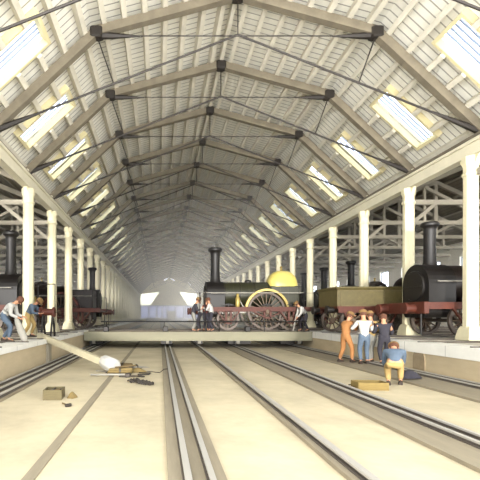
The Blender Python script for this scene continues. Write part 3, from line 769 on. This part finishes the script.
person('man in dark trousers rightmost of the standing group by the right pit wall', (7.38, 13.15, PZ + 0.05), R(75), (0, 0, 0.90), (0.08, 0, 1.35), (0.14, 0, 1.52), ((0.42, 0.2, 1.1), (0.40, -0.2, 1.0)), ((-0.05, 0.10, 0), (0.08, -0.1, 0)), 'navy', 'navy', None)
person('crouching man in a blue jacket and buff trousers seen from behind on the pit floor', (5.60, 9.55, PZ), R(62), (-0.18, 0, 0.58), (0.20, 0, 0.80), (0.36, 0, 0.86), ((0.46, 0.14, 0.35), (0.46, -0.14, 0.3)), ((-0.06, 0.13, 0), (0.12, -0.13, 0)), 'blue', 'yellowcloth', 'cap')
# left men
person('man in white shirt and blue trousers bending over a sack at the left edge', (-4.82, 12.5, 0.0), R(0), (-0.06, 0, 0.84), (0.26, 0, 1.18), (0.42, 0, 1.27), ((0.52, 0.12, 0.78), (0.46, -0.12, 0.74)), ((-0.14, 0.14, 0), (0.14, -0.14, 0)), 'white', 'blue', None, 'greycloth')
person('man in a blue jacket and buff trousers bending at the windlass behind the left columns', (-5.1, 15.5, 0.0), R(-10), (0.0, 0, 0.88), (0.26, 0, 1.24), (0.42, 0, 1.34), ((0.55, 0.15, 0.95), (0.55, -0.15, 0.9)), ((0.06, 0.12, 0), (-0.12, -0.12, 0)), 'blue', 'yellowcloth', 'cap')

# ------------------------------------------------------------------ loose objects
def pile(b, n, c, sx, sy, sz, r, rnd):
    for i in range(n):
        p = (c[0] + rnd.uniform(-sx, sx), c[1] + rnd.uniform(-sy, sy), c[2] + rnd.uniform(0, sz)); q = r * rnd.uniform(0.6, 1.2)
        b.lathe([(0.01, -q), (q * 0.8, -q * 0.5), (q, 0), (q * 0.7, q * 0.6), (0.01, q * 0.8)], p, 'Z', 7, a0=rnd.random(), squash=(rnd.uniform(.7, 1.3), rnd.uniform(.7, 1.3)))
def cloth(name, c, rx, ry, h, m_, label, cat, seed=1):
    rnd = random.Random(seed); n = 22; b = MB(); rings = []
    ph = [rnd.uniform(0, 6.28) for _ in range(4)]
    for k in range(6):
        f = 1 - k / 5.5; z = h * (1 - f ** 1.6)
        rings.append([(f * rx * (1 + 0.14 * math.sin(3 * a + ph[0]) + 0.08 * math.sin(7 * a + ph[1])) * math.cos(a),
                       f * ry * (1 + 0.14 * math.sin(2 * a + ph[2]) + 0.08 * math.sin(5 * a + ph[3])) * math.sin(a),
                       z + (0.03 * h * math.sin(6 * a + k) if k else 0)) for a in [2 * PI * i / n for i in range(n)]])
    return tag(b.loft(rings).build(name, m_, None, True, c), label, cat)

# sack held by left man
s_ = MB().tube([(-4.46, 12.40, 0.72), (-4.40, 12.38, 0.6), (-4.28, 12.32, 0.35), (-4.16, 12.28, 0.1), (-4.13, 12.27, 0.02)], 0.14, 12, [0.06, 0.09, 0.115, 0.11, 0.06])
tag(s_.build('sack', 'lead', None, True), 'pale slanting sack in the hands of the man at the left picture edge', 'sack')
# windlass
t = thing('windlass', 'brown drum windlass on a stand between two left columns', 'windlass', (-4.32, 15.42, 0.0))
MB().lathe([(0.001, -0.3), (0.2, -0.3), (0.2, -0.24), (0.13, -0.22), (0.13, 0.18), (0.2, 0.2), (0.2, 0.27), (0.001, 0.27)], (0, 0, 0.95), 'X', 16).build('drum', 'frame', t, True)
for s in (-1, 1):
    f = MB().beam((s * 0.18, -0.28, 0), (s * 0.18, 0, 0.98), 0.05, 0.06, (1, 0, 0)).beam((s * 0.18, 0.28, 0), (s * 0.18, 0, 0.98), 0.05, 0.06, (1, 0, 0)); f.build('trestle', 'iron', t)
MB().tube([(0.27, 0, 0.95), (0.36, 0, 0.95), (0.36, 0.1, 1.15), (0.45, 0.1, 1.15)], 0.02, 6).build('crank', 'iron', t)
t = thing('iron_gate_frame', 'thin rectangular iron frame standing between the two nearest left columns in view', 'frame', (-4.75, 16.95, 0.0))
MB().tube([(-0.42, 0, 0), (-0.42, 0, 2.15)], 0.02, 6).build('post', 'iron', t); MB().tube([(0.3, 0, 0), (0.3, 0, 2.15)], 0.02, 6).build('post', 'iron', t)
MB().tube([(-0.42, 0, 2.15), (0.3, 0, 2.15)], 0.02, 6).build('top_bar', 'iron', t)

# lever pole leaning into the pit, with white wrapped end
t = thing('lever_pole', 'long pale timber pole sloping from the left coping down into the pit', 'pole', (0, 0, 0))
MB().beam((-4.25, 14.05, 0.12), (-1.5, 11.75, -0.62), 0.16, 0.19).build('shaft', 'pole', t)
b = MB(); b.tube([(-1.72, 12.1, -0.52), (-1.66, 12.0, -0.55), (-1.5, 11.75, -0.60), (-1.3, 11.5, -0.64), (-1.25, 11.45, -0.65)], 0.2, 8, [0.12, 0.19, 0.22, 0.21, 0.15])
b.build('wrapped_cloth', 'white', t, True)
tag(MB().box(-0.02, 0.06, -0.22, 0.22, 0, 0.7).box(0.06, 0.09, -0.16, 0.16, 0, 0.68).build('wall_guide', 'pier', None, loc=(PL, 13.9, PZ)), 'grey vertical guide plate on the left pit wall under the sloping pole', 'plate')  # raised strip stands in for the shadow the pole casts on the wall
o = MB().prism([(0.3 * math.cos(R(a)) * 0.9, 0.34 + 0.26 * math.sin(R(a))) for a in range(0, 181, 15)] + [(-0.27, 0.0), (0.27, 0.0)], 0, 0.05, 'YZ').build('drain_arch', 'drain', None, loc=(PR - 0.03, 11.95, PZ + 0.05)); tag(o, 'small dark arched drain mouth in the right pit wall', 'drain')

# box with tools bottom left
def open_box(name, label, c, w_, d_, h_, m_, rz=0, grp=None):
    t = thing(name, label, 'box', c, rz)
    MB().box(-w_/2, w_/2, -d_/2, d_/2, 0, 0.02).build('bottom', m_, t)
    for x0, x1, y0, y1 in ((-w_/2, w_/2, -d_/2, -d_/2 + 0.02), (-w_/2, w_/2, d_/2 - 0.02, d_/2), (-w_/2, -w_/2 + 0.02, -d_/2 + 0.02, d_/2 - 0.02), (w_/2 - 0.02, w_/2, -d_/2 + 0.02, d_/2 - 0.02)):
        MB().box(x0, x1, y0, y1, 0.02, h_).build('side_board', m_, t)
    return t
open_box('tool_box', 'small open wooden box full of dark tools at the bottom left of the pit', (-2.12, 8.02, PZ), 0.36, 0.40, 0.20, 'cratedark', R(4))
for i, (dx, dy, a, m_) in enumerate(((-0.1, -0.05, 20, 'tool'), (0.0, 0.05, -35, 'haft'), (0.09, -0.02, 60, 'tool'), (-0.04, 0.08, 80, 'tool'))):
    p = Vector((-2.12 + dx, 8.02 + dy, PZ + 0.15)); d = Vector((math.cos(R(a)), math.sin(R(a)), 0.25)) * 0.13
    if i % 2 == 0: d *= 0.85
    tag(MB().tube([p - d * 0.7, p + d], 0.018, 6).build(('chisel', 'wooden_baton', 'punch', 'file')[i], m_), ('short dark chisel lying leftmost in the small open box', 'pale wooden tool handle crossing the small open box', 'dark iron punch at the right of the small open box', 'dark file lying at the back of the small open box')[i], 'tool')
cloth('canvas_bag', (-1.78, 8.1, PZ), 0.10, 0.14, 0.12, 'canvas', 'crumpled buff cloth bag beside the small open tool box', 'bag', 4)
t = thing('hammer', 'dark hammer lying in front of the small open tool box', 'hammer', (-1.74, 7.35, PZ + 0.03), R(-50))
MB().tube([(-0.12, 0, 0), (0.1, 0, 0)], 0.014, 6).build('handle', 'haft', t); MB().cbox(0.09, 0.14, -0.06, 0.06, -0.025, 0.03, 0.008).build('head', 'tool', t)

# right crate
open_box('crate', 'long shallow yellow wooden crate on the pit floor before the crouching man', (4.74, 9.05, PZ + 0.0), 0.66, 0.4, 0.17, 'crate', R(-3))
for i, (a, dx, dy) in enumerate(((35, -0.12, 0.32), (28, 0.05, 0.42), (40, 0.2, 0.36))):
    t = thing('shovel', ('left', 'middle', 'right')[i] + ' one of three thin tools lying behind the yellow crate', 'tool', (4.78 + dx, 9.2 + dy, PZ + 0.04 + 0.0), R(a))
    MB().tube([(-0.3, 0, 0), (0.25, 0, 0.02)], 0.014, 6).build('handle', 'tool', t)
    MB().add([(0.25, -0.05, 0), (0.42, -0.06, 0), (0.46, 0, 0.01), (0.42, 0.06, 0), (0.25, 0.05, 0), (0.25, -0.05, 0.02), (0.42, -0.06, 0.02), (0.46, 0, 0.03), (0.42, 0.06, 0.02), (0.25, 0.05, 0.02)],
             [(4, 3, 2, 1, 0), (5, 6, 7, 8, 9), (0, 1, 6, 5), (1, 2, 7, 6), (2, 3, 8, 7), (3, 4, 9, 8), (4, 0, 5, 9)]).build('blade', 'lead', t)
cloth('tool_bag', (6.35, 10.2, PZ + 0.08), 0.28, 0.22, 0.2, 'navy', 'dark tool bag on the pit floor to the right of the crouching man', 'bag', 9)  # dark heap added where the crouching man's shadow falls

# heap of tools
def bundle(c, L, r, rz, m_, label, n=7, band='tool'):
    t = thing('bundle', label, 'bundle', c, rz)
    rnd = random.Random(n); b = MB()
    for i in range(n):
        a = 2 * PI * i / n; q = r * 0.6; e = rnd.uniform(-0.05, 0.05)
        b.tube([(-L / 2 + e, q * math.cos(a), r + q * math.sin(a)), (L / 2 + e, q * 1.2 * math.cos(a + 0.3), r + q * math.sin(a + 0.3))], r * 0.42, 6)
    b.build('rods', m_, t)
    MB().lathe([(r * 0.98, -0.03), (r * 1.06, -0.03), (r * 1.06, 0.03), (r * 0.98, 0.03)], (0, 0, r), 'X', 12).build('binding', band, t)
    return t
bundle((-1.16, 12.6, PZ), 0.62, 0.09, R(-18), 'haft', 'buff bundle of sticks just right of the white wrapped pole end')
bundle((-1.12, 11.2, PZ), 0.62, 0.1, R(6), 'canvas', 'mustard bundle in the middle of the heap of tools', 6)
cloth('canvas_roll', (-0.66, 11.75, PZ), 0.27, 0.13, 0.13, 'canvas', 'pale buff canvas roll at the right of the heap of tools', 'cloth', 2)
cloth('lead_sheet', (-0.75, 12.9, PZ), 0.42, 0.2, 0.04, 'lead', 'flat grey sheet lying behind the heap of tools', 'sheet', 5)
t = thing('mallet', 'long-handled mallet lying along the near side of the tool heap', 'mallet', (-1.35, 10.85, PZ + 0.05), R(-6))
MB().tube([(-0.55, 0, 0), (0.5, 0, 0.02)], 0.025, 8).build('handle', 'lead', t); MB().cbox(0.42, 0.56, -0.1, 0.1, -0.045, 0.06, 0.015).build('head', 'tool', t)
b = MB().tube([(-0.62, 11.15, PZ + 0.02), (-0.30, 11.1, PZ + 0.03), (-0.26, 11.35, PZ + 0.03), (-0.6, 11.5, PZ + 0.02)], 0.018, 6)
tag(b.build('iron_staple', 'tool'), 'thin dark bent iron bar right of the mustard bundle', 'bar')
b = MB(); rnd = random.Random(12)
for i in range(34):
    u = i / 33; c = Vector((-0.72 + 0.5 * u + 0.08 * math.sin(i * 1.7), 10.05 - 0.45 * u + 0.14 * math.cos(i * 1.3), PZ + 0.03 + 0.03 * (i % 2) * (1 - u)))
    a = rnd.uniform(0, PI); n = 8; pts = []
    for k in range(n + 1):
        th = 2 * PI * k / n; pts.append(c + Vector((0.06 * math.cos(th) * math.cos(a) - 0.035 * math.sin(th) * math.sin(a), 0.06 * math.cos(th) * math.sin(a) + 0.035 * math.sin(th) * math.cos(a), 0.015 * math.sin(th * 2))))
    b.tube(pts, 0.016, 5)
tag(b.build('chain', 'tool'), 'heap of dark iron chain in front of the tool bundles', 'chain')
t = thing('pickaxe', 'dark pickaxe lying among the bundles of the tool heap', 'pickaxe', (-0.95, 11.45, PZ + 0.2), R(25))
MB().tube([(-0.35, 0, 0), (0.3, 0, 0.02)], 0.02, 6).build('handle', 'haft', t)
MB().tube([(0.24, -0.25, -0.03), (0.3, -0.1, 0.02), (0.31, 0, 0.03), (0.3, 0.1, 0.02), (0.24, 0.25, -0.03)], 0.02, 6, [0.006, 0.02, 0.03, 0.02, 0.006]).build('head', 'tool', t)
tag(MB().tube([(-1.9, 11.9, PZ + 0.02), (-1.1, 11.6, PZ + 0.02)], 0.016, 6).build('crowbar', 'lead'), 'thin pale bar lying left of the bundles on the pit floor', 'bar')
pts = [(-0.55 + 0.11 * i, 11.7 + 0.1 * math.sin(i * 0.9), PZ + 0.012 + (0.09 if 0.0 < -0.55 + 0.11 * i < 0.75 else 0)) for i in range(8)]
tag(MB().tube(pts, 0.012, 5).build('rope', 'tool'), 'thin dark rope trailing from the canvas roll to the central rails', 'rope')
# pale sheets by the tender
cloth('dust_sheet', (8.75, 18.0, 0.0), 0.55, 0.3, 0.22, 'white', 'crumpled white sheet on the coping below the left end of the tender', 'cloth', 6)
cloth('dust_sheet', (8.35, 19.9, 0.0), 0.4, 0.3, 0.16, 'white', 'small white sheet on the coping by the traverser end', 'cloth', 8)

# more tools in the heap
tag(MB().tube([(-1.55, 11.45, PZ + 0.03), (-0.75, 11.25, PZ + 0.22)], 0.022, 6).build('iron_bar', 'tool'), 'dark iron bar lying across the mustard bundle', 'bar')
t = thing('shovel', 'dark shovel behind the mustard bundle, blade pointing right', 'shovel', (-1.1, 12.15, PZ + 0.03), R(5))
MB().tube([(-0.4, 0, 0.02), (0.25, 0, 0.02)], 0.02, 6).build('handle', 'haft', t)
MB().loft([[(0.22, -0.08, 0), (0.22, 0.08, 0), (0.22, 0.08, 0.03), (0.22, -0.08, 0.03)], [(0.4, -0.12, 0.01), (0.4, 0.12, 0.01), (0.4, 0.12, 0.03), (0.4, -0.12, 0.03)], [(0.56, -0.03, 0.03), (0.56, 0.03, 0.03), (0.56, 0.03, 0.045), (0.56, -0.03, 0.045)]]).build('blade', 'tool', t)
t = thing('tongs', 'long dark tongs reaching right from the tool heap above the chain', 'tongs', (-0.75, 10.75, PZ + 0.03), R(-8))
for s_ in (-1, 1): MB().tube([(-0.35, s_ * 0.06, 0), (0.1, s_ * 0.01, 0.01), (0.22, -s_ * 0.05, 0.01), (0.34, -s_ * 0.01, 0)], 0.018, 6).build('arm', 'tool', t)
cloth('dark_sack', (-0.98, 11.62, PZ), 0.2, 0.14, 0.16, 'cratedark', 'small dark sack tucked between the bundles of the tool heap', 'sack', 14)
